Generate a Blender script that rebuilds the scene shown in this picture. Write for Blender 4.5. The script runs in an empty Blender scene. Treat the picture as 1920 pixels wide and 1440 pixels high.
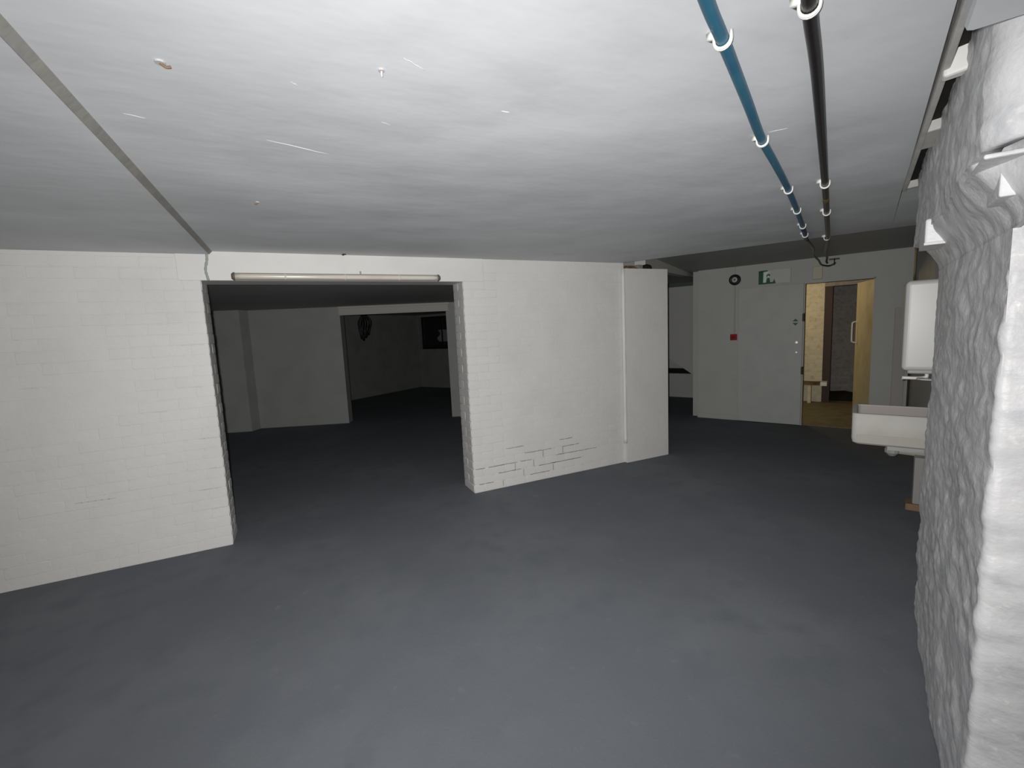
import bpy, math, random
from mathutils import Vector, Matrix, noise
SC = bpy.context.scene
COL = SC.collection
R = random.Random(7)

# ---------------------------------------------------------------- camera
yaw, pitch, roll, FPX = math.radians(25.606), math.radians(6.794), math.radians(-2.639), 849.1
sy, cy, sp, cp = math.sin(yaw), math.cos(yaw), math.sin(pitch), math.cos(pitch)
fwd = Vector((sy*cp, cy*cp, -sp)); rgt = Vector((cy, -sy, 0)); up0 = rgt.cross(fwd)
cr, sr = math.cos(roll), math.sin(roll)
r2 = cr*rgt + sr*up0; u2 = -sr*rgt + cr*up0
cam = bpy.data.objects.new('camera', bpy.data.cameras.new('camera')); COL.objects.link(cam)
M = Matrix((r2, u2, -fwd)).transposed().to_4x4(); M.translation = Vector((0, 0, 1.5))
cam.matrix_world = M
cam.data.sensor_fit = 'HORIZONTAL'; cam.data.sensor_width = 36; cam.data.lens = FPX/1920*36
cam.data.clip_start = .02; cam.data.clip_end = 100
SC.camera = cam
# ---------------------------------------------------------------- world, lights, exposure
w = bpy.data.worlds.new('world'); SC.world = w; w.use_nodes = True
w.node_tree.nodes['Background'].inputs[0].default_value = (.5, .55, .6, 1)
w.node_tree.nodes['Background'].inputs[1].default_value = 0.0
SC.view_settings.view_transform = 'Standard'; SC.view_settings.look = 'None'
SC.view_settings.gamma = 1; SC.view_settings.use_curve_mapping = False
SC.view_settings.exposure = 0.0
# the phone's own flash: a small lamp right beside the lens
fl = bpy.data.lights.new('phone_flash', 'SPOT'); fl.energy = 555; fl.color = (1.0, .985, .965)
fl.shadow_soft_size = .012; fl.spot_size = math.radians(158); fl.spot_blend = 1.0
fl.use_nodes = True
nt = fl.node_tree; em = nt.nodes['Emission']; lf = nt.nodes.new('ShaderNodeLightFalloff')
lf.inputs['Strength'].default_value = 1.0; lf.inputs['Smooth'].default_value = 3.9
nt.links.new(lf.outputs['Quadratic'], em.inputs['Strength'])
fo = bpy.data.objects.new('phone_flash', fl); COL.objects.link(fo)
fo.location = (-.035, .01, 1.515)
fo.rotation_euler = Vector((math.sin(math.radians(21)), math.cos(math.radians(21)), -.03)).to_track_quat('-Z', 'Y').to_euler()
# warm lamp of the passage behind the doorway, hidden by the partition
pl = bpy.data.lights.new('passage_lamp', 'POINT'); pl.energy = 11; pl.color = (1.0, .76, .42); pl.shadow_soft_size = .08
po = bpy.data.objects.new('passage_lamp', pl); COL.objects.link(po); po.location = (7.05, 4.75, 1.9)

# ---------------------------------------------------------------- materials
def mat(name, col, rough=.6, bumps=(), var=None, rnd=0, spec=.3, metal=0):
    """bumps: (scale, distance, detail[, stretch]); var: (scale, colour2, lo, hi); rnd: brightness spread by object"""
    m = bpy.data.materials.new(name); m.use_nodes = True
    n = m.node_tree.nodes; L = m.node_tree.links; b = n['Principled BSDF']
    b.inputs['Roughness'].default_value = rough; b.inputs['Metallic'].default_value = metal
    b.inputs['Specular IOR Level'].default_value = spec
    b.inputs['Base Color'].default_value = (*col, 1)
    geo = n.new('ShaderNodeNewGeometry'); src = None
    if var:
        vs = var if isinstance(var, list) else [var]
        for v in vs:
            t = n.new('ShaderNodeTexNoise'); t.inputs['Scale'].default_value = v[0]; t.inputs['Detail'].default_value = 5
            L.new(geo.outputs['Position'], t.inputs['Vector'])
            mr = n.new('ShaderNodeMapRange'); mr.inputs[1].default_value = v[2]; mr.inputs[2].default_value = v[3]
            L.new(t.outputs['Fac'], mr.inputs[0])
            mx = n.new('ShaderNodeMix'); mx.data_type = 'RGBA'
            L.new(mr.outputs[0], mx.inputs[0])
            if src: L.new(src, mx.inputs[6])
            else: mx.inputs[6].default_value = (*col, 1)
            mx.inputs[7].default_value = (*v[1], 1); src = mx.outputs[2]
    if rnd:
        oi = n.new('ShaderNodeObjectInfo'); mr = n.new('ShaderNodeMapRange')
        mr.inputs[3].default_value = 1-rnd; mr.inputs[4].default_value = 1
        L.new(oi.outputs['Random'], mr.inputs[0])
        vm = n.new('ShaderNodeVectorMath'); vm.operation = 'SCALE'
        if src: L.new(src, vm.inputs[0])
        else: vm.inputs[0].default_value = col
        L.new(mr.outputs[0], vm.inputs['Scale']); src = vm.outputs[0]
    if src: L.new(src, b.inputs['Base Color'])
    last = None
    for bp in bumps:
        t = n.new('ShaderNodeTexNoise'); t.inputs['Scale'].default_value = bp[0]; t.inputs['Detail'].default_value = bp[2]
        if len(bp) > 3:
            mp = n.new('ShaderNodeMapping'); mp.inputs['Scale'].default_value = bp[3]
            L.new(geo.outputs['Position'], mp.inputs[0]); L.new(mp.outputs[0], t.inputs['Vector'])
        else: L.new(geo.outputs['Position'], t.inputs['Vector'])
        bu = n.new('ShaderNodeBump'); bu.inputs['Distance'].default_value = bp[1]
        L.new(t.outputs['Fac'], bu.inputs['Height'])
        if last: L.new(last, bu.inputs['Normal'])
        last = bu.outputs[0]
    if last: L.new(last, b.inputs['Normal'])
    return m

m_brick = mat('white_painted_brick', (.64, .63, .61), .55, [(9, .0035, 3), (45, .0012, 4)], [(2.2, (.60, .592, .575), .45, .7), (60, (.54, .525, .50), .68, .8)], rnd=.015)
m_rough = mat('rough_white_paint', (.66, .66, .67), .45, [(24, .0040, 4, (.6, .6, 1.2)), (75, .0012, 3)], [(3, (.59, .59, .60), .45, .65), (16, (.52, .53, .55), .55, .75), (34, (.74, .74, .74), .62, .72)], rnd=0, spec=.35)
m_plast = mat('white_plaster', (.65, .645, .625), .55, [(5, .003, 3), (40, .0007, 3)], [(2.5, (.61, .60, .585), .45, .7)])
m_ceil = mat('white_ceiling_paint', (.60, .615, .635), .6, [(1.3, .03, 1.5), (4.5, .0035, 3, (.7, 1.4, 1)), (16, .0006, 2)],
             [(1.3, (.55, .57, .585), .42, .66), (5, (.56, .575, .59), .48, .7), (26, (.55, .56, .575), .68, .8)], spec=.25)
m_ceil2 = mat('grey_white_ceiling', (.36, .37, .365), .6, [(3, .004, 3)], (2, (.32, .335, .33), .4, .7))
m_step2 = mat('aged_grey_timber', (.46, .455, .43), .7, [(30, .002, 3)], (9, (.38, .375, .35), .4, .7))
m_step = mat('bare_grey_board_edge', (.27, .262, .24), .7, [(30, .002, 3)], (9, (.22, .215, .195), .4, .7))
m_part = mat('falloff_grey_partition_paint', (.42, .425, .405), .55, [(4, .002, 3), (60, .0006, 3)], [(3, (.395, .40, .38), .45, .7)])  # grey paint, darkened further to put the flash's falloff into the colour
m_door = mat('pale_grey_door_paint', (.43, .435, .42), .5, [(4, .001, 3)], [(5, (.405, .41, .395), .45, .65), (55, (.40, .40, .38), .70, .78)])
m_cream = mat('cream_painted_brick', (.74, .68, .50), .6, [(12, .005, 3), (60, .002, 3)], (14, (.60, .52, .36), .5, .72), rnd=.08)
m_creamd = mat('cream_door_paint', (.74, .66, .43), .5, [(6, .001, 3)], (3.5, (.62, .52, .30), .45, .7))
m_dimbr = mat('dark_painted_brick', (.36, .325, .305), .75, [(15, .005, 3)], (20, (.28, .245, .22), .45, .7), rnd=.12)  # brick in a darker, less yellow tone than the cream
m_floor = mat('grey_floor_paint', (.128, .137, .153), .85, [(2.2, .004, 4), (55, .0008, 4)],
              [(1.1, (.150, .160, .175), .42, .66), (5, (.124, .134, .149), .5, .7), (11, (.156, .166, .181), .64, .78), (190, (.175, .188, .205), .60, .76)], spec=.08)
m_pfloor = mat('worn_olive_floor', (.24, .215, .13), .6, [(8, .002, 3)], (6, (.17, .15, .09), .4, .7))
m_far = mat('far_room_falloff_paint', (.33, .335, .32), .6, [(6, .003, 3)], (3, (.30, .305, .29), .45, .7))  # middle room paint, darkened to stand for flash falloff
m_far3 = mat('falloff_dark_far_wall', (.20, .20, .19), .7, [(6, .004, 3), (30, .002, 3)], (4, (.17, .17, .16), .45, .7))  # darkened again, the flash's loss over distance painted into the wall
m_dark = mat('dark_void', (.012, .011, .01), .9)
m_black = mat('black_cable_sheath', (.012, .010, .011), .32, [(20, .001, 2)], spec=.5)
m_blue = mat('blue_pipe_plastic', (.030, .135, .20), .4, [(25, .001, 2)], [(6, (.022, .105, .19), .4, .62), (45, (.16, .30, .36), .64, .74)], spec=.5)
m_navy = mat('navy_tape', (.02, .03, .11), .4)
m_clip = mat('white_plastic_clip', (.78, .78, .74), .35, spec=.5)
m_ceram = mat('white_glazed_ceramic', (.52, .505, .47), .5, [(5, .001, 2)], (7, (.48, .465, .425), .5, .7), spec=.3)
m_enam = mat('white_enamel', (.55, .55, .535), .35, (), spec=.55)
m_tube = mat('yellowed_clear_diffuser', (.56, .53, .46), .22, (), (3, (.64, .62, .56), .35, .65), spec=.5)
m_lampb = mat('grey_lamp_body', (.36, .32, .29), .45)
m_capd = mat('dark_end_cap', (.12, .10, .085), .4)
m_green = mat('sign_green', (.004, .075, .035), .4)
m_green2 = mat('faded_sign_green', (.02, .10, .07), .5)
m_signw = mat('sign_pale_face', (.46, .47, .44), .4)
m_signl = mat('sign_white', (.66, .74, .68), .4)
m_red = mat('call_point_red', (.32, .01, .02), .35)
m_blk = mat('black_plastic', (.010, .010, .012), .4)
m_greyp = mat('grey_plastic', (.40, .40, .40), .5)
m_metal = mat('dull_metal', (.5, .5, .5), .35, metal=.8)
m_hinge = mat('dark_hinge', (.03, .025, .015), .5)
m_wood = mat('raw_brown_wood', (.20, .125, .075), .7, [(30, .002, 3)], (10, (.09, .055, .035), .4, .65))
m_post = mat('dark_brown_timber', (.055, .028, .018), .5, [(20, .002, 3)])
m_beige = mat('beige_box_plastic', (.48, .46, .36), .5)
m_crack = mat('greenish_grey_sealant', (.30, .36, .31), .6, [(40, .003, 2)])
m_glass = mat('dark_window_glass', (.01, .011, .013), .06, spec=.6)
m_pipe = mat('grey_waste_plastic', (.34, .34, .31), .4)

# ---------------------------------------------------------------- helpers
def tag(o, label=None, cat=None, group=None, kind=None):
    if label: o['label'] = label
    if cat: o['category'] = cat
    if group: o['group'] = group
    if kind: o['kind'] = kind
    return o

def obj(name, verts, faces, m, parent=None, smooth=False, bevel=0, seg=2):
    me = bpy.data.meshes.new(name); me.from_pydata([tuple(v) for v in verts], [], faces); me.update()
    o = bpy.data.objects.new(name, me); COL.objects.link(o)
    for k in (m if isinstance(m, (list, tuple)) else [m]): me.materials.append(k)
    if smooth:
        for p in me.polygons: p.use_smooth = True
    if bevel:
        b = o.modifiers.new('b', 'BEVEL'); b.width = bevel; b.segments = seg; b.limit_method = 'ANGLE'
    if parent: o.parent = parent
    return o

def empty(name, loc, rz=0, parent=None):
    o = bpy.data.objects.new(name, None); COL.objects.link(o)
    o.location = loc; o.rotation_euler = (0, 0, rz); o.empty_display_size = .05
    if parent: o.parent = parent
    return o

class MB:
    def __init__(s): s.v = []; s.f = []
    def add(s, v, f):
        k = len(s.v); s.v += [Vector(a) for a in v]; s.f += [tuple(i+k for i in q) for q in f]; return s
    def box(s, a, b):
        x0, y0, z0 = a; x1, y1, z1 = b
        return s.add([(x0,y0,z0),(x1,y0,z0),(x1,y1,z0),(x0,y1,z0),(x0,y0,z1),(x1,y0,z1),(x1,y1,z1),(x0,y1,z1)],
                     [(0,3,2,1),(4,5,6,7),(0,1,5,4),(1,2,6,5),(2,3,7,6),(3,0,4,7)])
    def prism(s, pts, z0, z1):
        n = len(pts); zb = z0 if isinstance(z0, (list, tuple)) else [z0]*n; zt = z1 if isinstance(z1, (list, tuple)) else [z1]*n
        A = sum(pts[i][0]*pts[(i+1)%n][1]-pts[(i+1)%n][0]*pts[i][1] for i in range(n))
        if A < 0: pts = pts[::-1]; zb = zb[::-1]; zt = zt[::-1]
        return s.add([(p[0],p[1],z) for p, z in zip(pts, zb)]+[(p[0],p[1],z) for p, z in zip(pts, zt)],
                     [tuple(range(n))[::-1], tuple(range(n, 2*n))]+[(i,(i+1)%n,n+(i+1)%n,n+i) for i in range(n)])
    def tube(s, path, r, n=10, cap=True):
        path = [Vector(p) for p in path]; rr = r if isinstance(r, (list, tuple)) else [r]*len(path)
        vs = []; fs = []
        ref = None
        for i, p in enumerate(path):
            t = (path[min(i+1, len(path)-1)]-path[max(i-1, 0)]).normalized()
            if ref is None: ref = t.orthogonal().normalized()
            ref = (ref - t*ref.dot(t)).normalized(); bb = t.cross(ref)
            for k in range(n):
                a = 2*math.pi*k/n; vs.append(p+(ref*math.cos(a)+bb*math.sin(a))*rr[i])
        for i in range(len(path)-1):
            for k in range(n): fs.append((i*n+k, i*n+(k+1)%n, (i+1)*n+(k+1)%n, (i+1)*n+k))
        if cap: fs += [tuple(range(n))[::-1], tuple(range((len(path)-1)*n, len(path)*n))]
        return s.add(vs, fs)
    def build(s, name, m, parent=None, **k): return obj(name, s.v, s.f, m, parent, **k)

def spline(pts, n=8):
    """Catmull-Rom through the points"""
    P = [Vector(p) for p in pts]; P = [P[0]*2-P[1]]+P+[P[-1]*2-P[-2]]; out = []
    for i in range(1, len(P)-2):
        for k in range(n):
            t = k/n; a, b, c, d = P[i-1:i+3]
            out.append(.5*((2*b)+(c-a)*t+(2*a-5*b+4*c-d)*t*t+(3*b-a-3*c+d)*t**3))
    out.append(P[-2]); return out

def struct(name, mb, m, parent=None, **k):
    o = mb.build(name, m, parent, **k)
    if parent is None: o['kind'] = 'structure'
    return o

def frame(A, B):
    A = Vector((*A, 0)); B = Vector((*B, 0)); d = (B-A); L = d.length; d.normalize()
    return A, d, Vector((-d.y, d.x, 0)), L

def wall_mb(A, B, thick, z0, z1, holes=(), mb=None, back=0.0):
    """A->B along the visible face, the room on its left; holes (s0, s1, z0, z1)"""
    A, d, n, L = frame(A, B); mb = mb or MB()
    xs = sorted({0, L, *[h[0] for h in holes], *[h[1] for h in holes]}); zs = sorted({z0, z1, *[h[2] for h in holes], *[h[3] for h in holes]})
    for i in range(len(xs)-1):
        for j in range(len(zs)-1):
            cx, cz = (xs[i]+xs[i+1])/2, (zs[j]+zs[j+1])/2
            if any(h[0] < cx < h[1] and h[2] < cz < h[3] for h in holes): continue
            p, q = A+d*xs[i]-n*back, A+d*xs[i+1]-n*back
            mb.prism([(p.x,p.y),(q.x,q.y),((q-n*thick).x,(q-n*thick).y),((p-n*thick).x,(p-n*thick).y)], zs[j], zs[j+1])
    return mb

_bm = {}
def brick_mesh(kind, v, m, L=.2185, H=.0685):
    """one brick slip: bevelled lumpy front, local x along, y outward, z up; shared between alike bricks"""
    key = (kind, v, m.name, L)
    if key in _bm: return _bm[key]
    r = random.Random(hash((v, int(L*1e4))) & 0xffff)
    lump, bev, wob = dict(soft=(.0002, .0015, .0005), sharp=(.0004, .0022, .0014), rough=(.0035, .006, .003))[kind]
    nx = 5 if kind != 'rough' else 6; nz = 3 if kind != 'rough' else 4
    vs = []; fs = []
    for j in range(nz):
        for i in range(nx):
            e = (i in (0, nx-1)) + (j in (0, nz-1))
            x = (i/(nx-1)-.5)*(L-(2*bev*(0.0))) ; z = (j/(nz-1)-.5)*H
            if i in (0, nx-1): x -= math.copysign(bev*.7, x)
            if j in (0, nz-1): z -= math.copysign(bev*.7, z)
            vs.append((x+r.uniform(-wob, wob), (-bev*.25*e)+r.uniform(-lump, lump), z+r.uniform(-wob, wob)*.6))
    ring = [i for i in range(nx)]+[nx*(j+1)-1 for j in range(1, nz)]+[nx*(nz-1)+i for i in range(nx-2, -1, -1)]+[nx*j for j in range(nz-2, 0, -1)]
    for j in range(nz-1):
        for i in range(nx-1): fs.append((j*nx+i, j*nx+nx+i, j*nx+nx+i+1, j*nx+i+1))
    k0 = len(vs)
    for k in ring:
        x, y, z = vs[k]; vs.append((x*(1+1.4*bev/L), -bev, z*(1+1.6*bev/H)))
    k1 = len(vs)
    for k in ring:
        x, y, z = vs[k]; vs.append((x*(1+1.4*bev/L), -.022, z*(1+1.6*bev/H)))
    n = len(ring)
    for a in range(n):
        b = (a+1) % n
        fs.append((ring[a], ring[b], k0+b, k0+a)); fs.append((k0+a, k0+b, k1+b, k1+a))
    me = bpy.data.meshes.new('brick'); me.from_pydata(vs, [], fs); me.update(); me.materials.append(m)
    for p in me.polygons: p.use_smooth = True
    if kind != 'rough':
        rs = {tuple(sorted((ring[a], ring[(a+1) % n]))) for a in range(n)}
        for e in me.edges:
            if tuple(sorted(e.vertices)) in rs: e.use_edge_sharp = True
    _bm[key] = me; return me

def lay(parent, A, B, z0, z1, kind='soft', m=None, proud=lambda s, z: .0015, course=.075, unit=.225, jit=.0, s0=0, s1=None, nvar=6, tilt=0, bond=0, smax=None):
    """bricks as parts of the wall `parent`, in stretcher bond from A towards B"""
    A_, d, n, L = frame(A, B); m = m or m_brick
    ang = math.atan2(d.y, d.x); s1 = L if s1 is None else s1; cnt = 0
    rows = int(round((z1-z0)/course)); H = course
    for r in range(rows):
        s = s0; first = (r+bond) % 2
        zc = z0+(r+.5)*H
        while s < s1-.02:
            ln = unit if not (first and s == s0) else unit/2
            ln = min(ln, s1-s)
            if s1-(s+ln) < .05: ln = s1-s
            c = s+ln/2
            half = ln < unit*.7
            base = .106 if half else .2185
            me = brick_mesh(kind, R.randrange(nvar), m, base)
            o = bpy.data.objects.new('brick', me); COL.objects.link(o); o.parent = parent
            p = A_+d*c+n*(proud(c, zc)+R.uniform(-jit, jit))
            o.location = (p.x, p.y, zc+R.uniform(-1, 1)*jit*.4)
            o.rotation_euler = (R.uniform(-tilt, tilt), R.uniform(-tilt, tilt)*.5, ang+R.uniform(-tilt, tilt))
            o.scale = ((ln-.0065)/base, 1, (H-.0065)/.0685)
            s += ln; cnt += 1
    return cnt

def slab(name, pts, z0, z1, m, **k): return struct(name, MB().prism(pts, z0, z1), m, **k)

D = Vector((.896, .4436, 0)); E = Vector((.4436, -.896, 0))      # along the right wall; along the far partition

# ---------------------------------------------------------------- floor and ceilings
floor = struct('floor', MB().prism([(-3.4, -2.7), (12, -2.7), (12, 14.5), (-3.4, 14.5)], -.12, 0), m_floor)
ce = struct('ceiling', MB().prism([(-.46, -2.7), (-.46, 3.9), (3.165, 3.9), (3.227, 3.785), (4.231, 1.950),
      (2.956, 1.320), (1.20, .453), (1.20, .2), (3.2, -2.7)], 2.143, 2.40), m_ceil)
left_ce = slab('ceiling_left', [(-3.4, -2.7), (-.462, -2.7), (-.462, 3.9), (-3.4, 3.9)], 2.122, 2.40, m_ceil)
edge = struct('trim_1', MB().add([(-.4615, -2.6, 2.1225), (-.4595, -2.6, 2.1225), (-.4595, 3.852, 2.1225), (-.4615, 3.852, 2.1225),
      (-.4615, -2.6, 2.1435), (-.44, -2.6, 2.1435), (-.44, 3.852, 2.1435), (-.4615, 3.852, 2.1435)],
      [(0,3,2,1),(4,5,6,7),(0,1,5,4),(1,2,6,5),(2,3,7,6),(3,0,4,7)]), m_step)
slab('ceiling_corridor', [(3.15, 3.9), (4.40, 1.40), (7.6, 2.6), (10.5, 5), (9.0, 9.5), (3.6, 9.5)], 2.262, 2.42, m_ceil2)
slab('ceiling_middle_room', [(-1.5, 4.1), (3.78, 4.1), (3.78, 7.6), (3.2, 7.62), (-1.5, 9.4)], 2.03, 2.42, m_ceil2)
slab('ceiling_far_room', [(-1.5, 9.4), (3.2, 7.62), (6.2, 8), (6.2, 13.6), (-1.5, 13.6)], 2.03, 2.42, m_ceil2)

# ---------------------------------------------------------------- front wall with the wide opening
YF = 3.852
wl = struct('wall_front_left', wall_mb((-.533, YF), (-3.3, YF), .27, 0, 2.3, back=.0006), m_brick)
wr = struct('wall_front_right', wall_mb((3.205, YF), (1.412, YF), .27, 0, 2.3, back=.0006), m_brick)
def pr_left(s, z):
    a = .0005+.0005*noise.noise(Vector((s*2, z*2, 1)))
    if s < .55: a += .0016*(1-s/.55)
    if noise.noise(Vector((s*3, z*5, 9))) > .35: a += .0010
    return a
lay(wl, (-.529, YF), (-3.3, YF), 0, 2.1, 'soft', proud=pr_left, s1=1.80, jit=.0004)
far = MB()                                                        # bricks left of the frame, joined
for r_ in range(28):
    x = -2.335-(.1125 if r_ % 2 else 0)
    while x > -3.25:
        far.box((x-.218, YF-.003, r_*.075+.003), (x, YF+.01, r_*.075+.072)); x -= .225
tag(far.build('brick_field', m_brick, wl), kind='stuff')
def pr_right(s, z):                                               # s runs from the right end leftwards
    x = 3.2-s
    a = .0006+.0005*noise.noise(Vector((s*2, z*2, 4)))
    k = max(0, 1-z/.42)*max(0, 1-abs(x-1.9)/.85)
    return a+.0042*min(1, k*1.7)+(.0012 if x < 1.7 else 0)
lay(wr, (3.195, YF), (1.410, YF), 0, 2.1, 'sharp', proud=pr_right, jit=.0003, bond=1)
# open joints, dirt in the gaps the paint did not fill
oj = MB()
rj = random.Random(11)
def seg(xa, xb, z, h=.004, y=YF-.0014):
    n = max(2, int((xb-xa)/.03)); 
    for i in range(n):
        x0 = xa+(xb-xa)*i/n; x1 = xa+(xb-xa)*(i+1)/n+.004; dz = rj.uniform(-.0018, .0018); hh = h*rj.uniform(.5, 1.2)
        oj.box((x0, y+.0003, z+dz-hh/2), (x1, y+.004, z+dz+hh/2))
for xa, xb, z in ((1.46, 1.60, .075), (1.66, 1.90, .15), (1.56, 1.86, .225), (1.90, 2.02, .225), (1.95, 2.25, .30), (2.10, 2.30, .15), (2.0, 2.22, .075), (2.38, 2.58, .30), (2.30, 2.62, .225),
                  (2.62, 2.80, .225), (1.75, 1.93, .375), (2.35, 2.50, .375), (2.25, 2.6, .15), (1.43, 1.52, .225)): seg(xa, xb, z, .0042)
for x, za, zb in ((1.70, .02, .07), (1.925, .08, .145), (2.15, .235, .295), (2.04, .155, .22), (2.38, .235, .295), (2.26, .08, .14), (1.835, .155, .22)): oj.box((x, YF-.0048, za), (x+.0045, YF, zb))
for v_ in oj.v: v_.y -= .0018
oj.build('open_joint', mat('dirty_joint', (.25, .22, .19), .9), wr)['kind'] = 'stuff'
oj = MB()
for xa, xb, z, h in ((-1.38, -1.17, .497, .004), (-1.55, -1.46, 1.275, .002), (-.72, -.56, 1.50, .0018), (-.90, -.82, 1.05, .0018), (-.66, -.54, .825, .002), (-.70, -.56, .45, .002), (-.64, -.54, .30, .002), (-.62, -.54, .60, .002), (-.68, -.60, 1.2, .0015)): seg(xa, xb, z, h, YF-.0022)
oj.build('open_joint', mat('faint_joint', (.50, .485, .465), .9), wl)['kind'] = 'stuff'
# jamb reveals
lay(wl, (-.531, YF+.265), (-.531, YF+.003), 0, 1.95, 'sharp', m_brick, proud=lambda s, z: .003, jit=.0012, tilt=.006, unit=.262, nvar=8)
lay(wr, (1.410, YF+.003), (1.410, YF+.265), 0, 1.95, 'sharp', m_brick, proud=lambda s, z: .003, jit=.0012, tilt=.006, unit=.262, nvar=8)
lin = struct('trim_2', MB().box((-.66, YF-.011, 1.943), (1.604, YF-.002, 2.146)).box((-.535, YF-.002, 1.943), (1.41, YF+.27, 2.3)), m_plast, bevel=.003)
# pilaster at the right end of the wall, stopping short of the ceiling
pil = struct('wall_pier_front', MB().prism([(3.185, 3.815), (3.775, 3.807), (3.775, 4.10), (3.185, 4.10)], 0, 2.083), m_brick)
lay(pil, (3.775, 3.808), (3.19, 3.816), 0, 2.083, 'soft', proud=lambda s, z: .0012+.0006*noise.noise(Vector((s*3, z*3, 2))), course=.0744, jit=.0006)
lay(pil, (3.777, 4.09), (3.777, 3.83), 0, 2.083, 'sharp', proud=lambda s, z: .003, course=.0744, unit=.26, jit=.003, tilt=.01)
cp = []
for i in range(24):
    z = .0+2.08*i/23; cp.append((3.180+.004*noise.noise(Vector((z*4, 0, 0))), 3.832+.003*noise.noise(Vector((z*5, 3, 0))), z if i else .22))
cp = [c for c in cp if c[2] >= .2]
bead = struct('trim_3', MB().tube(cp, [.020+.004*noise.noise(Vector((c[2]*6, 7, 0))) for c in cp], 10), m_plast, smooth=True)

# ---------------------------------------------------------------- near right pier, rough painted brick
def off(P, a, b): return (P[0]+D.x*a+E.x*b, P[1]+D.y*a+E.y*b)
C1 = (1.47, .452); C2 = off(C1, 1.33, 0)
pier = struct('wall_right_pier', MB().prism([off(C1, .006, .006), off(C2, -.006, .006), off(C2, -.006, .6), (4.2, -2.6), (2.98, -2.6)], 0, 2.4), m_rough)
def rough_sheet(name, fn, nu, nv, amp, m, parent=None, seed=0, sc=9, thick=.03, nrm=None):
    """closed lumpy block: front sheet fn(u,v) pushed along nrm, with a back"""
    vs = []; fs = []; nrm = Vector(nrm)
    for j in range(nv+1):
        for i in range(nu+1):
            p = Vector(fn(i/nu, j/nv)); q = p*sc+Vector((seed, 0, 0))
            a = noise.noise(q)+.5*noise.noise(q*2.3)+.3*noise.noise(q*5)
            vs.append(p+nrm*amp*a)
    W = nu+1
    for j in range(nv):
        for i in range(nu): fs.append((j*W+i, j*W+i+1, (j+1)*W+i+1, (j+1)*W+i))
    k = len(vs); vs += [Vector(v)-nrm*thick for v in vs]
    fs += [tuple(x+k for x in q[::-1]) for q in fs]
    for i in range(nu): fs.append((i+1, i, k+i, k+i+1)); t = nv*W; fs.append((t+i, t+i+1, k+t+i+1, k+t+i))
    for j in range(nv): a = j*W; b = (j+1)*W; fs.append((a, b, k+b, k+a)); fs.append((b+nu, a+nu, k+a+nu, k+b+nu))
    return obj(name, vs, fs, m, parent, smooth=True)
def fbm(p, oct_): return sum(a*noise.noise(p*f+Vector((f*7, 0, 0))) for f, a in oct_)
def wrap(name, path, zs, off_fn, m, parent, oct_, step=.011, zstep=.014, close=.03):
    """lumpy painted skin following a ground path (rounded at the corners); path runs with the wall on its right"""
    P = [Vector((*p, 0)) for p in path]; pts = []; nr = []
    for k in range(len(P)-1):
        d = (P[k+1]-P[k]); L = d.length; d.normalize(); n = Vector((-d.y, d.x, 0)); c = max(2, int(L/step))
        for i in range(c+(k == len(P)-2)):
            q = P[k]+d*(L*i/c); nn_ = n
            if i == 0 and k:
                dp = (P[k]-P[k-1]).normalized(); nn_ = (n+Vector((-dp.y, dp.x, 0))).normalized(); q = q-nn_*.006
            pts.append(q); nr.append(nn_)
    nz = max(2, int((zs[1]-zs[0])/zstep)); vs = []; fs = []; W = len(pts)
    for j in range(nz+1):
        z = zs[0]+(zs[1]-zs[0])*j/nz
        for i in range(W):
            q = pts[i]+Vector((0, 0, z)); vs.append(q+nr[i]*(off_fn(z, i/W)+fbm(Vector((q.x*.8, q.y*.8, q.z*1.75)), oct_(i/W))))
    for j in range(nz):
        for i in range(W-1): fs.append((j*W+i, (j+1)*W+i, (j+1)*W+i+1, j*W+i+1))
    k = len(vs)
    for j in range(nz+1):
        for i in range(W): vs.append(vs[j*W+i]-nr[i]*close)
    for j in range(nz):
        for i in range(W-1): fs.append((k+j*W+i, k+j*W+i+1, k+(j+1)*W+i+1, k+(j+1)*W+i))
        fs.append((j*W, k+j*W, k+(j+1)*W, (j+1)*W)); fs.append((j*W+W-1, (j+1)*W+W-1, k+(j+1)*W+W-1, k+j*W+W-1))
    for i in range(W-1): fs.append((i, i+1, k+i+1, k+i)); t = nz*W; fs.append((t+i, k+t+i, k+t+i+1, t+i+1))
    return obj(name, vs, [q[::-1] for q in fs], m, parent, smooth=True)
rough_oct = lambda u: ((1.9, .016), (4.6, .0065), (9.5, .0055), (19, .0042), (40, .0024))
Bn = off(C1, 0, .5)
wrap('painted_face', [Bn, C1, C2, off(C2, 0, .25)], (0, 1.722), lambda z, u: .0, m_rough, pier, rough_oct)
# corbelled upper part: a sloping underside grows out of the pier, then rises to the ceiling
def corb(z, u=1):
    t = min(1, max(0, (z-1.67)/.17)); return .071*t*t*(3-2*t)*min(1, u*12)
S0 = off(C1, -.173, 0); S9 = off(C1, 1.56, 0)
up = struct('wall_right_corbel', MB().prism([off(C1, -.160, .02), off(C1, 1.54, .02), off(C1, 1.54, .8), off(C1, -.160, .8)], 1.83, 2.4), m_rough)
wrap('painted_face', [off(S0, 0, .45), S0, S9, off(S9, 0, .25)], (1.815, 2.30), lambda z, u: .071, m_rough, up, rough_oct)
spg = struct('wall_right_springer', MB().prism([off(C1, -.165, .02), off(C1, 1.25, .02), off(C1, 1.25, .5), off(C1, -.165, .5)], 1.712, 1.83).prism([off(C1, -.34, .012), off(C1, -.1, .012), off(C1, -.1, .5), off(C1, -.34, .5)], 1.70, 1.80), m_rough)
wrap('painted_face', [off(C1, -.173, 0), off(C1, 1.30, 0)], (1.675, 1.83), corb, m_rough, spg, rough_oct, close=.012)
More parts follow.
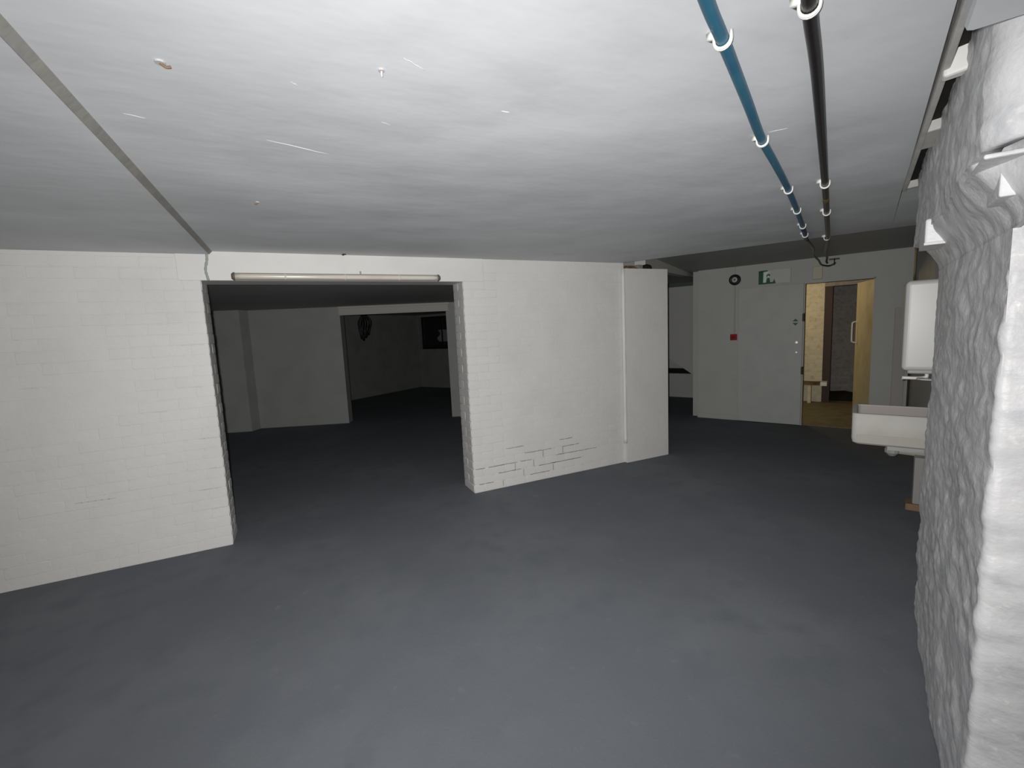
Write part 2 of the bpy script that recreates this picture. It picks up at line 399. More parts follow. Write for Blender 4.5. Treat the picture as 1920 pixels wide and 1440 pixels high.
wrap('painted_face', [off(C1, -.34, 0), off(C1, -.165, 0)], (1.695, 1.80), lambda z, u: .006, m_rough, spg, rough_oct)
led = MB()
def lb(a0, a1, z0, z1, o): led.prism([off(C1, a0, .0), off(C1, a1, .0), off(C1, a1, -o), off(C1, a0, -o)], z0, z1)
lb(-.10, .03, 1.730, 1.785, .036); lb(-.172, .06, 1.796, 1.806, .072)
lo = led.build('ledge', m_rough, spg, bevel=.004)
# header brick sticking out below the corbel
hb = Vector((2.17, .862, 0))-E*.028
hdr = empty('projecting_brick', (hb.x, hb.y, 1.748), math.atan2(D.y, D.x))
hx = MB().box((0, -.085, 0), (.23, .0, .09)).build('header_face', m_rough, hdr, bevel=.007)
MB().box((-.004, -.072, -.006), (.2, .002, .004)).build('mortar', m_plast, hdr, bevel=.002)
tag(hdr, 'white painted brick end jutting from the rough near pier under its corbel', 'brick')
# downstand over the camera's right side
K = Vector((1.166, .441, 0))
slab('ceiling_downstand', [K[:2], (K-D*2.2)[:2], (K-D*2.2+E*2.6)[:2], (K+E*2.6)[:2]], 2.0, 2.4, m_ceil, bevel=.012)
# timber strip, brackets and near-black block painting the shade between ceiling and pier
def tl(x, c): return (x, c+.494*x)
slab('trim_4', [tl(1.22, -.150), tl(2.95, -.137), tl(2.95, -.156), tl(1.22, -.168)], 2.122, 2.2, m_step2, bevel=.003)
gap_shade = struct('trim_5', MB().prism([tl(1.22, -.15), tl(2.95, -.14), tl(2.95, -.26), tl(1.22, -.26)], 2.165, 2.42), m_dark)
lumps = MB()
for x, wd, z0 in ((1.60, .035, 2.105),):
    lumps.prism([tl(x, -.150), tl(x+wd, -.150), tl(x+wd+.01, -.20), tl(x+.005, -.21)], z0, 2.25)
struct('trim_6', lumps, m_plast, bevel=.008)
lumps = MB()
for x, wd, z0 in ((2.10, .20, 2.130), (2.925, .03, 2.130)):
    lumps.prism([tl(x, -.152), tl(x+wd, -.152), tl(x+wd+.01, -.20), tl(x+.005, -.21)], z0, 2.25)
struct('trim_16', lumps, m_step2, bevel=.006)
slab('trim_7', [tl(2.95, -.137), (4.231, 1.950), (4.45, 1.55), tl(2.95, -.62)], 2.143, 2.40, m_ceil)

# ---------------------------------------------------------------- right wall beyond the pier, far partition, passage
struct('wall_right', wall_mb(tl(2.4, -.497), tl(9.6, -.497), .2, 0, 2.4), m_part)
PB0 = (6.757, 2.866); PB1 = (5.662, 5.086)
struct('wall_far_partition', wall_mb(PB0, PB1, .10, 0, 2.3, [(.362, 1.086, -1, 1.935)]), m_part)
trm = MB()
A_, d_, n_, L_ = frame(PB0, PB1)
def bp(s, o=0): p = A_+d_*s+n_*o; return (p.x, p.y)
for s0, s1, z0, z1 in ((1.086, 1.10, 0, 1.94), (.348, .362, 0, 1.95), (.348, 1.10, 1.935, 1.95)):
    trm.prism([bp(s0, .006), bp(s1, .006), bp(s1, -.12), bp(s0, -.12)], z0, z1)
struct('trim_8', trm, m_part)
struct('baseboard_far', MB().prism([bp(1.93, .012), bp(L_-.0, .012), bp(L_-.0, 0), bp(1.93, 0)], 0, .075), m_part, bevel=.003)
struct('trim_9', MB().prism([bp(.035, .035), bp(.15, .035), bp(.15, 0), bp(.035, 0)], 0, 1.55), mat('taupe_boxing', (.40, .375, .35), .6), bevel=.004)
# grey door leaf lying open against the partition
d1 = struct('door_1', MB().prism([bp(1.10, .052), bp(1.895, .052), bp(1.895, .010), bp(1.10, .010)], .012, 1.942), m_door, bevel=.003)
for z in (.72, 1.44):
    struct('hinge', MB().prism([bp(1.086, .058), bp(1.108, .058), bp(1.108, .04), bp(1.086, .04)], z, z+.10).tube([(*bp(1.084, .055), z-.005), (*bp(1.084, .055), z+.105)], .009, 8), m_hinge, d1)
struct('lock_cylinder', MB().tube([(*bp(1.165, .051), 1.155), (*bp(1.165, .058), 1.155)], .016, 10).tube([(*bp(1.165, .051), 1.02), (*bp(1.165, .057), 1.02)], .011, 10), m_metal, d1)
# cream door leaf swung back into the passage
H0 = Vector((6.625, 3.20, 0)); H1 = Vector((7.205, 3.690, 0)); dd = (H1-H0).normalized(); nn = Vector((-dd.y, dd.x, 0))
d2 = struct('door_2', MB().prism([H0[:2], H1[:2], (H1-nn*.044)[:2], (H0-nn*.044)[:2]], .012, 1.93), m_creamd, bevel=.003)
hp = H1-dd*.07
struct('pull_handle', MB().tube(spline([hp+nn*.0+Vector((0, 0, 1.10)), hp+nn*.05+Vector((0, 0, 1.115)), hp+nn*.058+Vector((0, 0, 1.16)), hp+nn*.058+Vector((0, 0, 1.34)), hp+nn*.05+Vector((0, 0, 1.385)), hp+Vector((0, 0, 1.40))]), .010, 8), m_clip, d2, smooth=True)
# passage
struct('wall_light_block_passage', wall_mb(off(PB1, 2.14, -.0), off(PB1, .10, 0), .1, 0, 2.3), m_part)  # unseen partition added to keep the lamp's light out of the corridor
struct('wall_light_block_corridor', wall_mb(off(PB1, 0, -.0), off(PB1, 1.92, 0), .02, 0, 2.3), m_part)  # corridor side of the same added light-blocking partition
PW = Vector((8.113, 4.972, 0))
Wd = -E
q0 = PW+E*.29; q1 = PW-E*1.22
pw = struct('wall_passage_far', wall_mb(q0[:2], q1[:2], .22, 0, 2.4), m_cream)
lay(pw, q0[:2], q1[:2], 0, 2.25, 'sharp', m_cream, proud=lambda s, z: .004, jit=.001, s1=.68)
struct('trim_10', wall_mb((PW+E*1.25)[:2], (PW+E*.29)[:2], .22, 1.99, 2.4), m_dimbr)
struct('trim_11', MB().prism([(PW+E*.295-D*.0)[:2], (PW+E*.40)[:2], (PW+E*.40+D*.24)[:2], (PW+E*.295+D*.24)[:2]], 0, 1.99), m_post)
DB = PW+D*.95
db = struct('wall_passage_end', wall_mb((DB+E*1.5)[:2], (DB-E*.9)[:2], .15, 0, 2.4), m_dimbr)
lay(db, (DB+E*1.12)[:2], (DB-E*.9)[:2], .0, 2.25, 'sharp', m_dimbr, proud=lambda s, z: .004, jit=.004, tilt=.01, s1=1.35)
slab('floor_passage', [bp(.35, -.02), bp(1.11, -.02), (PB1[0]+D.x*.1+.0, PB1[1]+D.y*.1), off(PB1, 2.2, 0), (DB-E*.9)[:2], (DB+E*1.4)[:2], (7.2, 3.1)], 0.0, .006, m_pfloor)
# corridor end wall with the underside of a stair
F0 = Vector((6.843, 6.941, 0))
fa = F0+E*1.16; fb = F0-E*2.6
struct('wall_corridor_end', wall_mb(fa[:2], fb[:2], .12, 0, 2.4, [(1.16-.60, 1.16+.9, .475, .585)]), m_part)
struct('trim_12', wall_mb((fa+D*.5)[:2], (fb+D*.5)[:2], .05, 0, 2.4), m_dark)  # near-black sheet painting the shade in the hollow behind the slot
st = MB(); a0 = -.5; n_out = -D
pts = [(-.5, 1.23), (1.15, -.62+.50)]
# flat panel above the diagonal stair edge
zA = lambda s: .825-.675*s
poly = [(-.9, zA(-.9)), (1.15, max(.02, zA(1.15))), (1.15, 2.21), (-.9, 2.21)]
v = [F0+E*s-D*.04+Vector((0, 0, z)) for s, z in poly]+[F0+E*s-D*.002+Vector((0, 0, z)) for s, z in poly]
st.add(v, [(0,1,2,3),(7,6,5,4),(0,4,5,1),(1,5,6,2),(2,6,7,3),(3,7,4,0)])
sc_ = struct('wall_stair_side', st, mat('cool_grey_wall_paint', (.50, .50, .49), .6, [(5, .003, 3)]))
struct('wall_corridor_closing', wall_mb((7.5, 9.4), (3.6, 9.4), .1, 0, 2.4), m_part)
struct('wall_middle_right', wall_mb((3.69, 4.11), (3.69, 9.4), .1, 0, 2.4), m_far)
# boxed beam running diagonally below the corridor ceiling
ba = Vector((3.62, 3.98, 0)); bb = Vector((6.50, 5.80, 0)); bd = (bb-ba).normalized(); bn = Vector((-bd.y, bd.x, 0))
struct('trim_13', MB().prism([ba[:2], bb[:2], (bb+bn*.12)[:2], (ba+bn*.12)[:2]], [2.115, 2.245, 2.245, 2.115], 2.30), mat('boxed_beam_paint', (.50, .50, .48), .6))
struct('trim_15', wall_mb((fa-D*.075)[:2], (fb-D*.075)[:2], .06, 2.19, 2.30), mat('dark_grey_strip', (.10, .115, .11), .7))
# ---------------------------------------------------------------- middle room and far room
RA = (3.7, 7.245); A2, d2v, n2v, L2 = frame(RA, (-.62, 8.908))
def rp(s, o=0): p = A2+d2v*s+n2v*o; return (p.x, p.y)
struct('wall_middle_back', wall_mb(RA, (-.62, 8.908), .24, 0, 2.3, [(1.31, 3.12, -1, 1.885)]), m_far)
bm_ = MB(); 
bm_.prism([rp(1.26, .035), rp(3.13, .035), rp(3.13, -.2), rp(1.26, -.2)], 1.885, 2.03)
bm_.prism([rp(1.24, .055), rp(3.13, .055), rp(3.13, .03), rp(1.24, .03)], 1.995, 2.03).prism([rp(1.24, .05), rp(3.13, .05), rp(3.13, .03), rp(1.24, .03)], 1.88, 1.90)
struct('trim_14', bm_, mat('beam_off_white', (.46, .45, .42), .6, [(7, .003, 3)]), bevel=.004)
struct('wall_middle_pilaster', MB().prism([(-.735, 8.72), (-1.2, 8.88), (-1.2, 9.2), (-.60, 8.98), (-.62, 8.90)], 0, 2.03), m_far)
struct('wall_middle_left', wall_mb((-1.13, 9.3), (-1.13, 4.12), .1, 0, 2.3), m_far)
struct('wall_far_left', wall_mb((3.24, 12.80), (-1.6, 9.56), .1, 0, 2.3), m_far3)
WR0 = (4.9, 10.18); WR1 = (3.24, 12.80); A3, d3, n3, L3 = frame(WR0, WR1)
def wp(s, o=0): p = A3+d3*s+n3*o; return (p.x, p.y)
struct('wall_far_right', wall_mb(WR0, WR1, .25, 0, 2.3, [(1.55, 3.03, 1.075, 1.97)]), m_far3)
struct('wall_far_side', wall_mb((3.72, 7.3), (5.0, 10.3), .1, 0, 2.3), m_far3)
win = struct('window_1', MB().prism([wp(1.53, -.25), wp(3.05, -.25), wp(3.05, -.3), wp(1.53, -.3)], 1.05, 2.0), m_dark)
wf = MB()
for s0, s1, z0, z1 in ((1.55, 3.03, 1.075, 1.135), (1.55, 3.03, 1.91, 1.97), (1.55, 1.61, 1.135, 1.91), (2.97, 3.03, 1.135, 1.91), (2.27, 2.31, 1.135, 1.91)):
    wf.prism([wp(s0, -.10), wp(s1, -.10), wp(s1, -.16), wp(s0, -.16)], z0, z1)
struct('window_frame', wf, m_blk, win)
for s0, s1 in ((1.61, 2.27), (2.31, 2.97)):
    struct('pane', MB().prism([wp(s0, -.125), wp(s1, -.125), wp(s1, -.131), wp(s0, -.131)], 1.135, 1.91), m_glass, win)
rag = rough_sheet('reflection_blotch', lambda u, v: (*wp(2.05+.38*u+.06*math.sin(v*7), -.115), 1.27+.33*v), 10, 8, .02, mat('reflection_grey', (.20, .20, .22), .7), None, 4, 9, .006, n3)  # pale sheet modelled as the faint reflection in the dark glass
tag(rag, 'pale blotch shaped as a faint reflection in the dark window of the farthest room', 'rag')

# ---------------------------------------------------------------- unseen walls behind the camera, coloured dark to limit flash bounce
struct('wall_left', wall_mb((-3.2, 3.9), (-3.2, -2.6), .15, 0, 2.3), m_dimbr)
struct('wall_back', wall_mb((-3.3, -2.5), (3.2, -2.5), .15, 0, 2.3), m_dimbr)

# ---------------------------------------------------------------- fluorescent lamp
t = empty('fluorescent_lamp', (.425, YF-.011, 1.968))
MB().tube([(-.75, -.026, 0), (.75, -.026, 0)], .0265, 16).box((-.60, -.02, -.012), (.60, 0, .012)).build('lamp_body', m_lampb, t, smooth=False)
prof = []
mb = MB(); n = 12; xs = [-.742, -.735, -.7, .7, .735, .742]; rs = [.012, .022, .026, .026, .022, .012]
mb.tube([(x, -.0365, 0) for x in xs], [q*.74 for q in rs], 14); mb.build('diffuser', m_tube, t, smooth=True)
for sgn in (-1, 1):
    MB().tube([(sgn*.742, -.036, 0), (sgn*.752, -.036, 0), (sgn*.764, -.036, 0)], [.0285, .0285, .018], 14).build('end_cap', m_capd, t, smooth=True)
for x in (-.42, 0.0, .42):
    MB().tube([(x-.006, -.034, 0), (x+.006, -.034, 0)], .0235, 14).build('retaining_clip', m_tube, t, smooth=True)
MB().tube([(.12, -.012, .02), (.12, -.010, .05)], .006, 8).build('cable_entry', m_lampb, t)
tag(t, 'long slim unlit fluorescent tube lamp on the lintel over the wide opening', 'lamp')

# thin sealant line running down from the ceiling joint to the opening's corner
c = MB().tube(spline([(-.475, YF-.012, 2.125), (-.478, YF-.014, 2.08), (-.492, YF-.014, 2.02), (-.487, YF-.014, 1.97), (-.482, YF-.014, 1.942)]), [.006+.003*abs(math.sin(k*.7)) for k in range(33)], 8).build('sealant_line', m_crack, None, smooth=True)
tag(c, 'thin greenish grey line running down the white wall above the opening corner', 'cable')

# ---------------------------------------------------------------- pipes along the ceiling
def clips(parent, pts, r, m=None):
    for (p, d, gap) in pts:
        p = Vector(p); d = Vector(d).normalized(); s = Vector((0, 0, 1)).cross(d).normalized()
        path = [p+s*math.cos(a)*(r+.004)+Vector((0, 0, math.sin(a)*(r+.004))) for a in [math.radians(x) for x in range(180, 361, 20)]]
        path = [path[0]+Vector((0, 0, gap))]+path+[path[-1]+Vector((0, 0, gap))]
        k = MB()
        for off_ in (-.003, .003): k.tube([q+d*off_ for q in path], .0035, 6)
        k.box((path[-1].x-.012, path[-1].y-.012, 2.128), (path[-1].x+.012, path[-1].y+.012, 2.1425))
        k.build('clip', m_clip, parent, smooth=True)
bpts = [(.50, .52, 2.118), (.788, .689, 2.118), (.927, .766, 2.120), (1.238, .940, 2.122), (1.543, 1.111, 2.121), (1.852, 1.267, 2.118), (2.269, 1.486, 2.122), (2.986, 1.875, 2.12), (3.81, 2.336, 2.12)]
bs = spline(bpts)
bt = empty('blue_pipe', (0, 0, 2.12))
def rel(path, o): return [Vector(p)-o.location for p in path]
MB().tube(rel(bs, bt), .0135, 12).build('pipe', m_blue, bt, smooth=True)
MB().tube(rel(bs[-6:], bt), .0148, 12).build('tape_wrap', m_navy, bt, smooth=True)
bt.location = (0, 0, 2.12)
clips(bt, [(Vector(p)-bt.location, d, .014) for p, d in (((.927, .766, 2.12), (.31, .174, 0)), ((1.56, 1.12, 2.121), (.3, .16, 0)), ((2.269, 1.486, 2.122), (.42, .22, 0)), ((2.75, 1.745, 2.12), (.42, .22, 0)), ((3.25, 2.02, 2.12), (.82, .46, 0)), ((3.62, 2.23, 2.12), (.82, .46, 0)))], .0135)
for ch in bt.children:
    if ch.name.startswith('clip'):
        for vtx in ch.data.vertices:
            if vtx.co.z > 1: vtx.co.z -= 2.12
tag(bt, 'blue plastic pipe clipped along the white ceiling', 'pipe')
kpts = [(.70, .45, 2.118), (.999, .620, 2.118), (1.183, .718, 2.12), (1.412, .843, 2.12), (2.348, 1.360, 2.12), (2.985, 1.714, 2.12), (3.806, 2.171, 2.12), (4.25, 2.43, 2.123),
        (5.66, 3.255, 2.215), (6.05, 3.45, 2.215), (6.27, 3.58, 2.19), (6.32, 3.60, 2.175)]
kt = empty('black_cable', (0, 0, 2.12))
ks = spline(kpts)
MB().tube(rel(ks, kt), [.0145 if i < 60 else .0125 for i in range(len(ks))], 12).build('sheath', m_black, kt, smooth=True)
clips(kt, [(Vector(p)-kt.location, (.87, .49, 0), .014) for p in ((.999, .620, 2.118), (2.348, 1.36, 2.12), (2.985, 1.714, 2.12), (3.95, 2.26, 2.12))], .0145)
for ch in kt.children:
    if ch.name.startswith('clip'):
        for vtx in ch.data.vertices:
            if vtx.co.z > 1: vtx.co.z -= 2.12
MB().tube([Vector((2.62, 1.511, 0)), Vector((2.68, 1.545, 0))], .0152, 12).build('yellow_tape', mat('olive_tape', (.18, .14, .03), .5), kt)
tag(kt, 'thick black cable clipped along the ceiling right of the blue pipe', 'cable')
tp = spline([(3.83, 2.346, 2.12), (4.25, 2.56, 2.122), (5.0, 2.99, 2.19), (5.62, 3.36, 2.214), (5.99, 3.515, 2.187), (6.20, 3.60, 2.15), (6.33, 3.59, 2.135), (6.362, 3.548, 2.15), (6.372, 3.525, 2.172)])
tl_ = MB().tube(tp, .0105, 10).build('cable_tail', m_black, None, smooth=True)
tag(tl_, 'thinner black cable continuing from the blue pipe and looping above the doorway', 'cable')
hk = empty('cable_hook', (*bp(.775, .0), 2.175), math.atan2(d_.y, d_.x))
MB().box((-.05, 0, .035), (.06, .012, .055)).build('hook_plate', m_blk, hk, bevel=.002)
MB().tube(spline([(0.0, .01, .045), (0, .06, .04), (.0, .075, 0), (0, .05, -.03), (0, .02, -.02)]), .006, 8).build('hook_arm', m_blk, hk, smooth=True)
tag(hk, 'small dark wall hook holding the cable ends above the doorway', 'hook')

# ---------------------------------------------------------------- partition fittings
def on_b(name, s, z, o=0): return empty(name, (*bp(s, o), z), math.atan2(d_.y, d_.x))   # local x to the left, y into the room
def sL(s): return s
# exit sign: local x runs right-to-left in the picture
sg = on_b('exit_sign', 1.455, 1.975)
W_ = .385; H_ = .19
MB().box((-W_/2, .002, 0), (W_/2, .018, H_)).build('sign_panel', m_signw, sg, bevel=.002)
MB().box((-W_/2-.008, .0, -.004), (-W_/2+.004, .022, H_+.004)).build('end_strip', m_greyp, sg)
def flat(name, polys, m, parent, y0, y1):
    k = MB()
    for P in polys:
        n = len(P); v = [(x, y0, z) for x, z in P]+[(x, y1, z) for x, z in P]
        k.add(v, [tuple(range(n)), tuple(range(n, 2*n))[::-1]]+[(i, n+i, n+(i+1) % n, (i+1) % n) for i in range(n)])
    return k.build(name, m, parent)
X0 = W_/2
def sx(pts): return [(X0-a*.19, b*.19) for a, b in pts]
# green field left, pale doorway, running figure and foot
flat('pictogram', [sx([(0, 0), (.30, 0), (.30, .95), (0, .93)]), sx([(.25, 0), (1.12, 0), (1.0, .13), (.25, .10)]), sx([(.25, .88), (.62, .92), (.55, 1.0), (.0, .97), (.0, .9)]),
     sx([(.50, .58), (.56, .52), (.68, .52), (.76, .60), (.72, .70), (.58, .70)]), sx([(.50, .1), (.76, .1), (.72, .40), (.62, .50), (.54, .36)]), sx([(.94, .1), (1.12, .02), (1.02, .34)])], m_green, sg, .0185, .0205)
flat('doorway_mark', [sx([(.30, .12), (.50, .12), (.50, .62), (.62, .80), (.80, .84), (.60, .90), (.36, .86)]), sx([(.60, .44), (.74, .46), (.66, .60), (.58, .60)])], m_signl, sg, .0186, .0212)
tag(sg, 'green and white running man exit sign above the grey door, half its face blank', 'sign')
# green arrows on the door
ar = on_b('door_sign', 1.185, 1.43, .0525)
flat('up_triangle', [[(-.034, .010), (.034, .010), (0, .048)]], m_green2, ar, .0, .002)
flat('down_triangle', [[(-.034, -.010), (0, -.048), (.034, -.010)]], m_green2, ar, .0, .002)
tag(ar, 'small sign of two faded green triangles pointing up and down on the grey door', 'sign')
# round sounder
so = on_b('alarm_sounder', 1.955, 2.075)
def ringx(r0, r1, y0, y1, n=32):
    k = MB(); vs = []; fs = []
    for i in range(n):
        a = 2*math.pi*i/n; c_, s_ = math.cos(a), math.sin(a)
        vs += [(r1*c_, y0, r1*s_), (r1*c_*.96, y1, r1*s_*.96), (r0*c_, y1, r0*s_), (r0*c_*.96, y0, r0*s_*.96)]
    for i in range(n):
        j = (i+1) % n
        for q in range(4): fs.append((i*4+q, i*4+(q+1) % 4, j*4+(q+1) % 4, j*4+q))
    return k.add(vs, fs)
ringx(.040, .078, 0, .045).build('rim', m_blk, so, smooth=True)
MB().tube([(0, 0, 0), (0, .030, 0), (0, .034, 0)], [.041, .041, .02], 24).build('centre', m_greyp, so)
MB().tube([(0, .03, 0), (0, .045, 0)], .010, 12).build('stud', m_blk, so)
tag(so, 'round black alarm sounder with grey centre high on the pale partition', 'alarm')
cpn = on_b('call_point', 1.962, 1.245)
MB().box((-.045, 0, -.045), (.045, .04, .045)).build('housing', m_red, cpn, bevel=.008)
MB().box((-.028, .040, -.022), (.028, .043, .018)).build('break_plate', mat('dark_red', (.16, .01, .015), .3), cpn, bevel=.002)
tag(cpn, 'small red fire alarm call point on the pale partition left of the grey door', 'alarm')
cd = on_b('alarm_conduit', 1.955, 1.29)
MB().box((-.008, 0, 0), (.008, .012, .70)).build('lower_run', mat('conduit_pale_grey', (.34, .345, .33), .5), cd, bevel=.002)
MB().box((-.008, 0, .865), (.008, .012, .97)).build('upper_run', mat('conduit_grey', (.38, .39, .37), .5), cd, bevel=.002)
tag(cd, 'thin pale conduit dropping from the ceiling past the sounder to the red call point', 'conduit')
jb = on_b('junction_box', .955, 2.01)
MB().box((-.055, 0, -.03), (.055, .045, .14)).build('box_body', m_beige, jb, bevel=.004)
MB().box((-.050, .045, -.025), (.050, .049, .135)).build('box_lid', m_beige, jb, bevel=.002)
tag(jb, 'beige junction box on the partition between the exit sign and the doorway', 'box')

# passage things
pk = empty('plank_bench', (*(PW-E*.5-D*.22)[:2], 0), math.atan2(E.y, E.x))
MB().box((-.2, 0, .320), (.86, .19, .37)).build('plank', m_wood, pk, bevel=.003)
MB().box((.78, -.004, .312), (.875, .194, .378)).build('pale_end', m_clip, pk, bevel=.004)
for x in (-.1, .60): MB().box((x, .02, .006), (x+.05, .17, .320)).build('leg', m_cream, pk, bevel=.003)
tag(pk, 'low wooden plank with a pale end against the cream passage wall', 'bench')
sk = Vector((*(PW+E*.62+D*.40)[:2], 0))
vs = []; fs = []; NU, NV = 18, 8
for j in range(NV+1):
    for i in range(NU):
        a = 2*math.pi*i/NU; h = j/NV; rr = (1-h**2.2)**.5 if h < 1 else 0.01
        p = Vector((math.cos(a)*.40*rr, math.sin(a)*.20*rr, .006+.15*h)); q = noise.noise(p*8)
        p.x += q*.05; p.z = max(.006, p.z*(1+q*.5)); vs.append(p)
for j in range(NV):
    for i in range(NU): fs.append((j*NU+i, j*NU+(i+1) % NU, (j+1)*NU+(i+1) % NU, (j+1)*NU+i))
fs += [tuple(range(NU))[::-1], tuple(range(NV*NU, NV*NU+NU))]
bag = obj('dark_sack', vs, fs, m_dark, None, smooth=True); bag.location = sk; bag.rotation_euler.z = math.atan2(E.y, E.x)
tag(bag, 'black slumped sack on the floor at the end of the passage', 'sack')

# ---------------------------------------------------------------- sink and water heater on the right wall
SK = Vector((3.50, 1.79, 0)); ang = math.atan2(D.y, D.x)
def on_r(name, P, z): return empty(name, (P.x, P.y, z), ang)     # local x along the wall away, local y into the room (+)
sink = on_r('belfast_sink', SK+E*.50, .59)                         # origin on the wall plane, near end
def basin(Lx, Wy, H, t, r=.03):
    def rr(x0, y0, x1, y1, r, n=5):
        out = []
        for cx, cy_, a0 in ((x1-r, y1-r, 0), (x0+r, y1-r, 90), (x0+r, y0+r, 180), (x1-r, y0+r, 270)):
            for i in range(n+1):
                a = math.radians(a0+90*i/n); out.append((cx+r*math.cos(a), cy_+r*math.sin(a)))
        return out
    loops = [(rr(.02, .02, Lx-.02, Wy-.02, r), 0), (rr(.006, .004, Lx-.006, Wy-.006, r), .012), (rr(0, 0, Lx, Wy, r), .04), (rr(0, 0, Lx, Wy, r), H-.006), (rr(.004, .004, Lx-.004, Wy-.004, r), H),
             (rr(t-.004, t-.004, Lx-t+.004, Wy-t+.004, r*.8), H), (rr(t, t, Lx-t, Wy-t, r*.8), H-.006), (rr(t+.008, t+.008, Lx-t-.008, Wy-t-.008, r), .045), (rr(t+.03, t+.03, Lx-t-.03, Wy-t-.03, r), .03)]
    vs = []; fs = []; n = len(loops[0][0])
    for l, z in loops: vs += [(x, y, z) for x, y in l]
    for k in range(len(loops)-1):
        for i in range(n): fs.append((k*n+i, k*n+(i+1) % n, (k+1)*n+(i+1) % n, (k+1)*n+i))
    fs += [tuple(range(n))[::-1], tuple(range((len(loops)-1)*n, len(loops)*n))]
    return vs, fs
v, f = basin(.44, .50, .22, .028)
ba_ = obj('basin', v, f, [m_ceram, mat('darker_basin_inside', (.40, .36, .34), .5)], sink)  # inside faces take a darker brown-grey than the outside
nl = 24
for i_, p_ in enumerate(ba_.data.polygons):
    if 6*nl <= i_ < 8*nl or i_ == len(ba_.data.polygons)-1: p_.material_index = 1
    p_.use_smooth = abs(p_.normal.z) < .3 and (2*nl <= i_ < 3*nl or 6*nl <= i_ < 7*nl)
MB().box((-.004, .03, .012), (.006, .47, .075)).build('lower_band', mat('stained_ceramic', (.46, .445, .40), .5), sink, bevel=.003)
MB().box((.06, .10, .030), (.13, .17, .036)).build('waste_grid', m_metal, sink)
MB().tube([(.12, .27, .0), (.12, .27, -.03), (.12, .27, -.032), (.12, .27, -.06), (.12, .27, -.085)], [.036, .036, .042, .042, .018], 12).tube([(.12, .27, -.05), (.12, .03, -.06)], .018, 8).build('waste_trap', m_pipe, sink)
for x in (.04, .36): MB().box((x, 0, -.03), (x+.03, .30, -.001)).build('bracket', m_metal, sink)
tag(sink, 'white ceramic trough sink on the wall beyond the rough pier', 'sink')
bx = on_r('pipe_boxing', SK+E*.5+D*.0, 0)
MB().box((-.10, .02, .25), (-.02, .165, .56)).build('boxing_panel', mat('grey_board', (.25, .24, .23), .6), bx, bevel=.004)
MB().box((-.115, .02, .205), (-.01, .20, .25)).build('timber_batten', m_wood, bx, bevel=.006)
MB().tube([(-.07, .05, .0), (-.07, .05, .21)], .018, 8).build('drop_pipe', m_pipe, bx)
tag(bx, 'grey board pipe boxing under the sink beside the rough pier', 'pipe')
HT = Vector((3.55, 1.54, 0))
ht = on_r('water_heater', HT+E*.25, 1.12)
def rbox(name, x0, y0, z0, x1, y1, z1, r, m, p): return MB().box((x0, y0, z0), (x1, y1, z1)).build(name, m, p, bevel=r, seg=5)
rbox('casing', 0, 0, 0, .34, .25, .575, .028, m_enam, ht)
rbox('base_cover', .02, .015, -.02, .32, .22, .01, .01, m_greyp, ht)
MB().tube(spline([(.10, .12, -.02), (.10, .12, -.045), (.10, .15, -.055), (.10, .24, -.055)]), .011, 8).build('spout', m_clip, ht, smooth=True)
MB().tube([(.06, .10, -.058), (.06, .10, -.050)], [.075, .07], 16).build('drip_tray', m_enam, ht)
MB().tube([(.10, .24, -.055), (.10, .24, -.07)], .008, 8).build('spout_tip', m_metal, ht)
tag(ht, 'white boxy water heater on the wall above the sink', 'heater')

# ---------------------------------------------------------------- odds on top of the short pier
Z0 = 2.084
r1 = rough_sheet('brown_rag', lambda u, v: (3.225+.16*u, 3.825+.09*v, Z0+.020+.012*math.sin(u*5+v*3)), 12, 8, .012, m_wood, None, 2, 20, .018, (0, 0, 1))
tag(r1, 'crumpled brown rag on top of the short white pier', 'rag')
wo = empty('wood_offcut', (3.425, 3.875, Z0), .1)
MB().box((-.035, -.03, 0), (.035, .03, .045)).build('block', m_step, wo, bevel=.002)
tag(wo, 'pale wood offcut lying on top of the short white pier', 'offcut')
vs = []; fs = []; NU, NV = 14, 7
for j in range(NV+1):
    for i in range(NU):
        a = 2*math.pi*i/NU; h = j/NV; rr = max(.05, (1-h**3)**.5 if h < 1 else .05)
        p = Vector((math.cos(a)*.062*rr, math.sin(a)*.05*rr, .056*h)); q = noise.noise(p*40); p.x += q*.008; p.y += q*.006; vs.append(p)
for j in range(NV):
    for i in range(NU): fs.append((j*NU+i, j*NU+(i+1) % NU, (j+1)*NU+(i+1) % NU, (j+1)*NU+i))
fs += [tuple(range(NU))[::-1], tuple(range(NV*NU, NV*NU+NU))]
bk = obj('dark_lump', vs, fs, m_dark, None, smooth=True); bk.location = (3.53, 3.865, Z0)
tag(bk, 'black lump stuffed between the short white pier and the ceiling', 'lump')

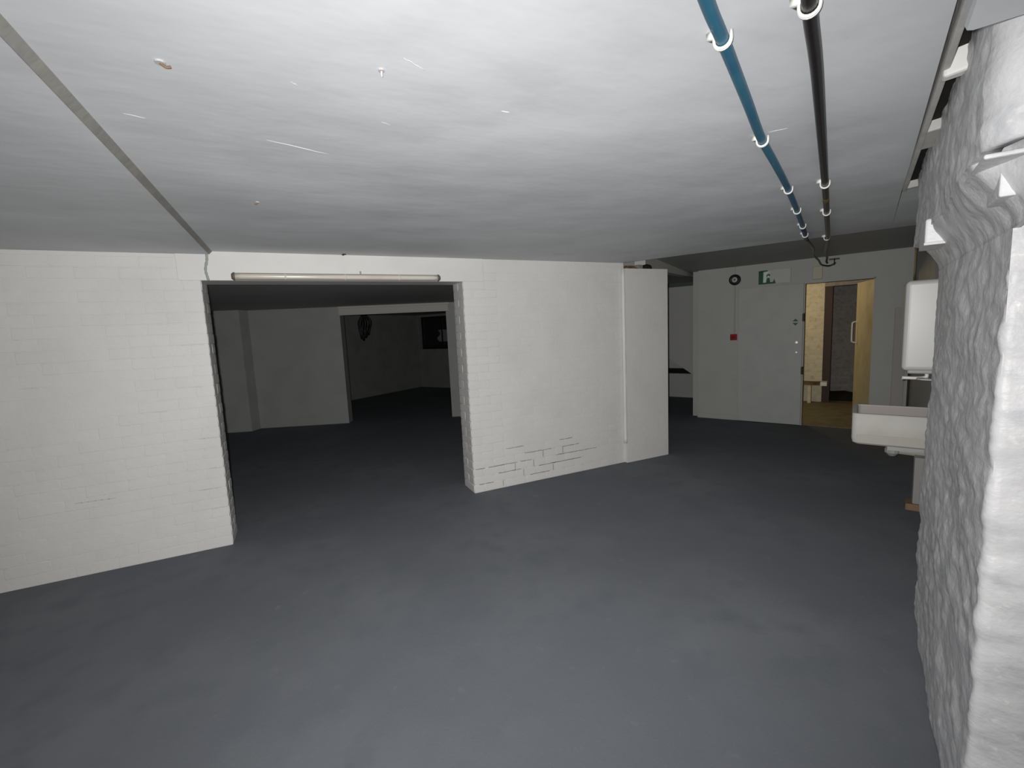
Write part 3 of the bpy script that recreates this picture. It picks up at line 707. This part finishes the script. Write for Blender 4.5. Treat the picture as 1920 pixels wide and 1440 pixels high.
# ---------------------------------------------------------------- hanging bundle in the farthest room
hg = empty('hanging_cable_bundle', (1.66, 11.62, 2.03))
rr_ = random.Random(3)
for k in range(7):
    x = rr_.uniform(-.10, .10); b_ = rr_.uniform(-.35, -.62); w_ = rr_.uniform(.03, .09)
    MB().tube(spline([(x*.5, 0, 0), (x-w_, .03*k/7, b_*.4), (x-w_*.4, 0, b_*.8), (x, .02, b_), (x+w_*.4, .01, b_*.75), (x+w_, -.02, b_*.35), (x*.4, 0, 0)], 6), .026, 7).build('cable_loop', m_blk, hg, smooth=True)
tag(hg, 'dark bundle of cable loops hanging from the ceiling in the farthest room', 'cable')

# ---------------------------------------------------------------- old fixings in the ceiling
for i, (x, y, z, lab, sc) in enumerate(((-.21, 1.337, 2.143, 'small rusty fixing plug in the ceiling near the step, closest to the camera', 1),
        (.258, 1.192, 2.143, 'small white hook screwed in the ceiling centre', .7),
        (-.081, 2.47, 2.143, 'tiny dark screw in the ceiling midway to the lintel lamp', .8),
        (.431, 3.80, 2.143, 'dark screw hole plug in the ceiling right above the lintel lamp', 1.3),
        (-.80, 2.02, 2.122, 'small fixing in the lower ceiling left of the step', .7))):
    h = empty('ceiling_fixing', (x, y, z), i*1.3)
    MB().tube([(0, 0, .001), (0, 0, -.004)], .011*sc, 12).build('plate', m_greyp if i != 3 else m_dark, h)
    MB().tube(spline([(0, 0, -.003), (.010*sc, 0, -.010), (.02*sc, 0, -.008)]), .003*sc, 6).build('stub', m_wood if i != 1 else m_clip, h, smooth=True)
    tag(h, lab, 'fixing')

# dried brush ridges in the ceiling paint
for i, ((x0, y0), (x1, y1), w_) in enumerate((((-.011, 1.717), (.186, 1.781), .0022), ((.297, 1.124), (.357, 1.157), .0012), ((.059, 1.324), (.077, 1.342), .0015),
        ((-.36, 1.653), (-.31, 1.669), .0014), ((1.561, 1.10), (1.597, 1.052), .0018), ((.306, 1.467), (.341, 1.485), .0012), ((.62, 1.281), (.647, 1.282), .003))):
    a = Vector((x0, y0, 2.1425)); b = Vector((x1, y1, 2.1425)); d = (b-a).normalized(); n = Vector((-d.y, d.x, 0)); N = 8; k = MB()
    P_ = [a.lerp(b, j/N)+n*(.004*noise.noise(Vector((j*.6, i, 0)))) for j in range(N+1)]
    k.tube(P_, [w_*(.25+.75*math.sin(math.pi*j/N)) for j in range(N+1)], 6)
    for v_ in k.v: v_.z = 2.1425+(v_.z-2.1425)*.45
    k.build('paint_ridge', m_ceil, ce, smooth=True)
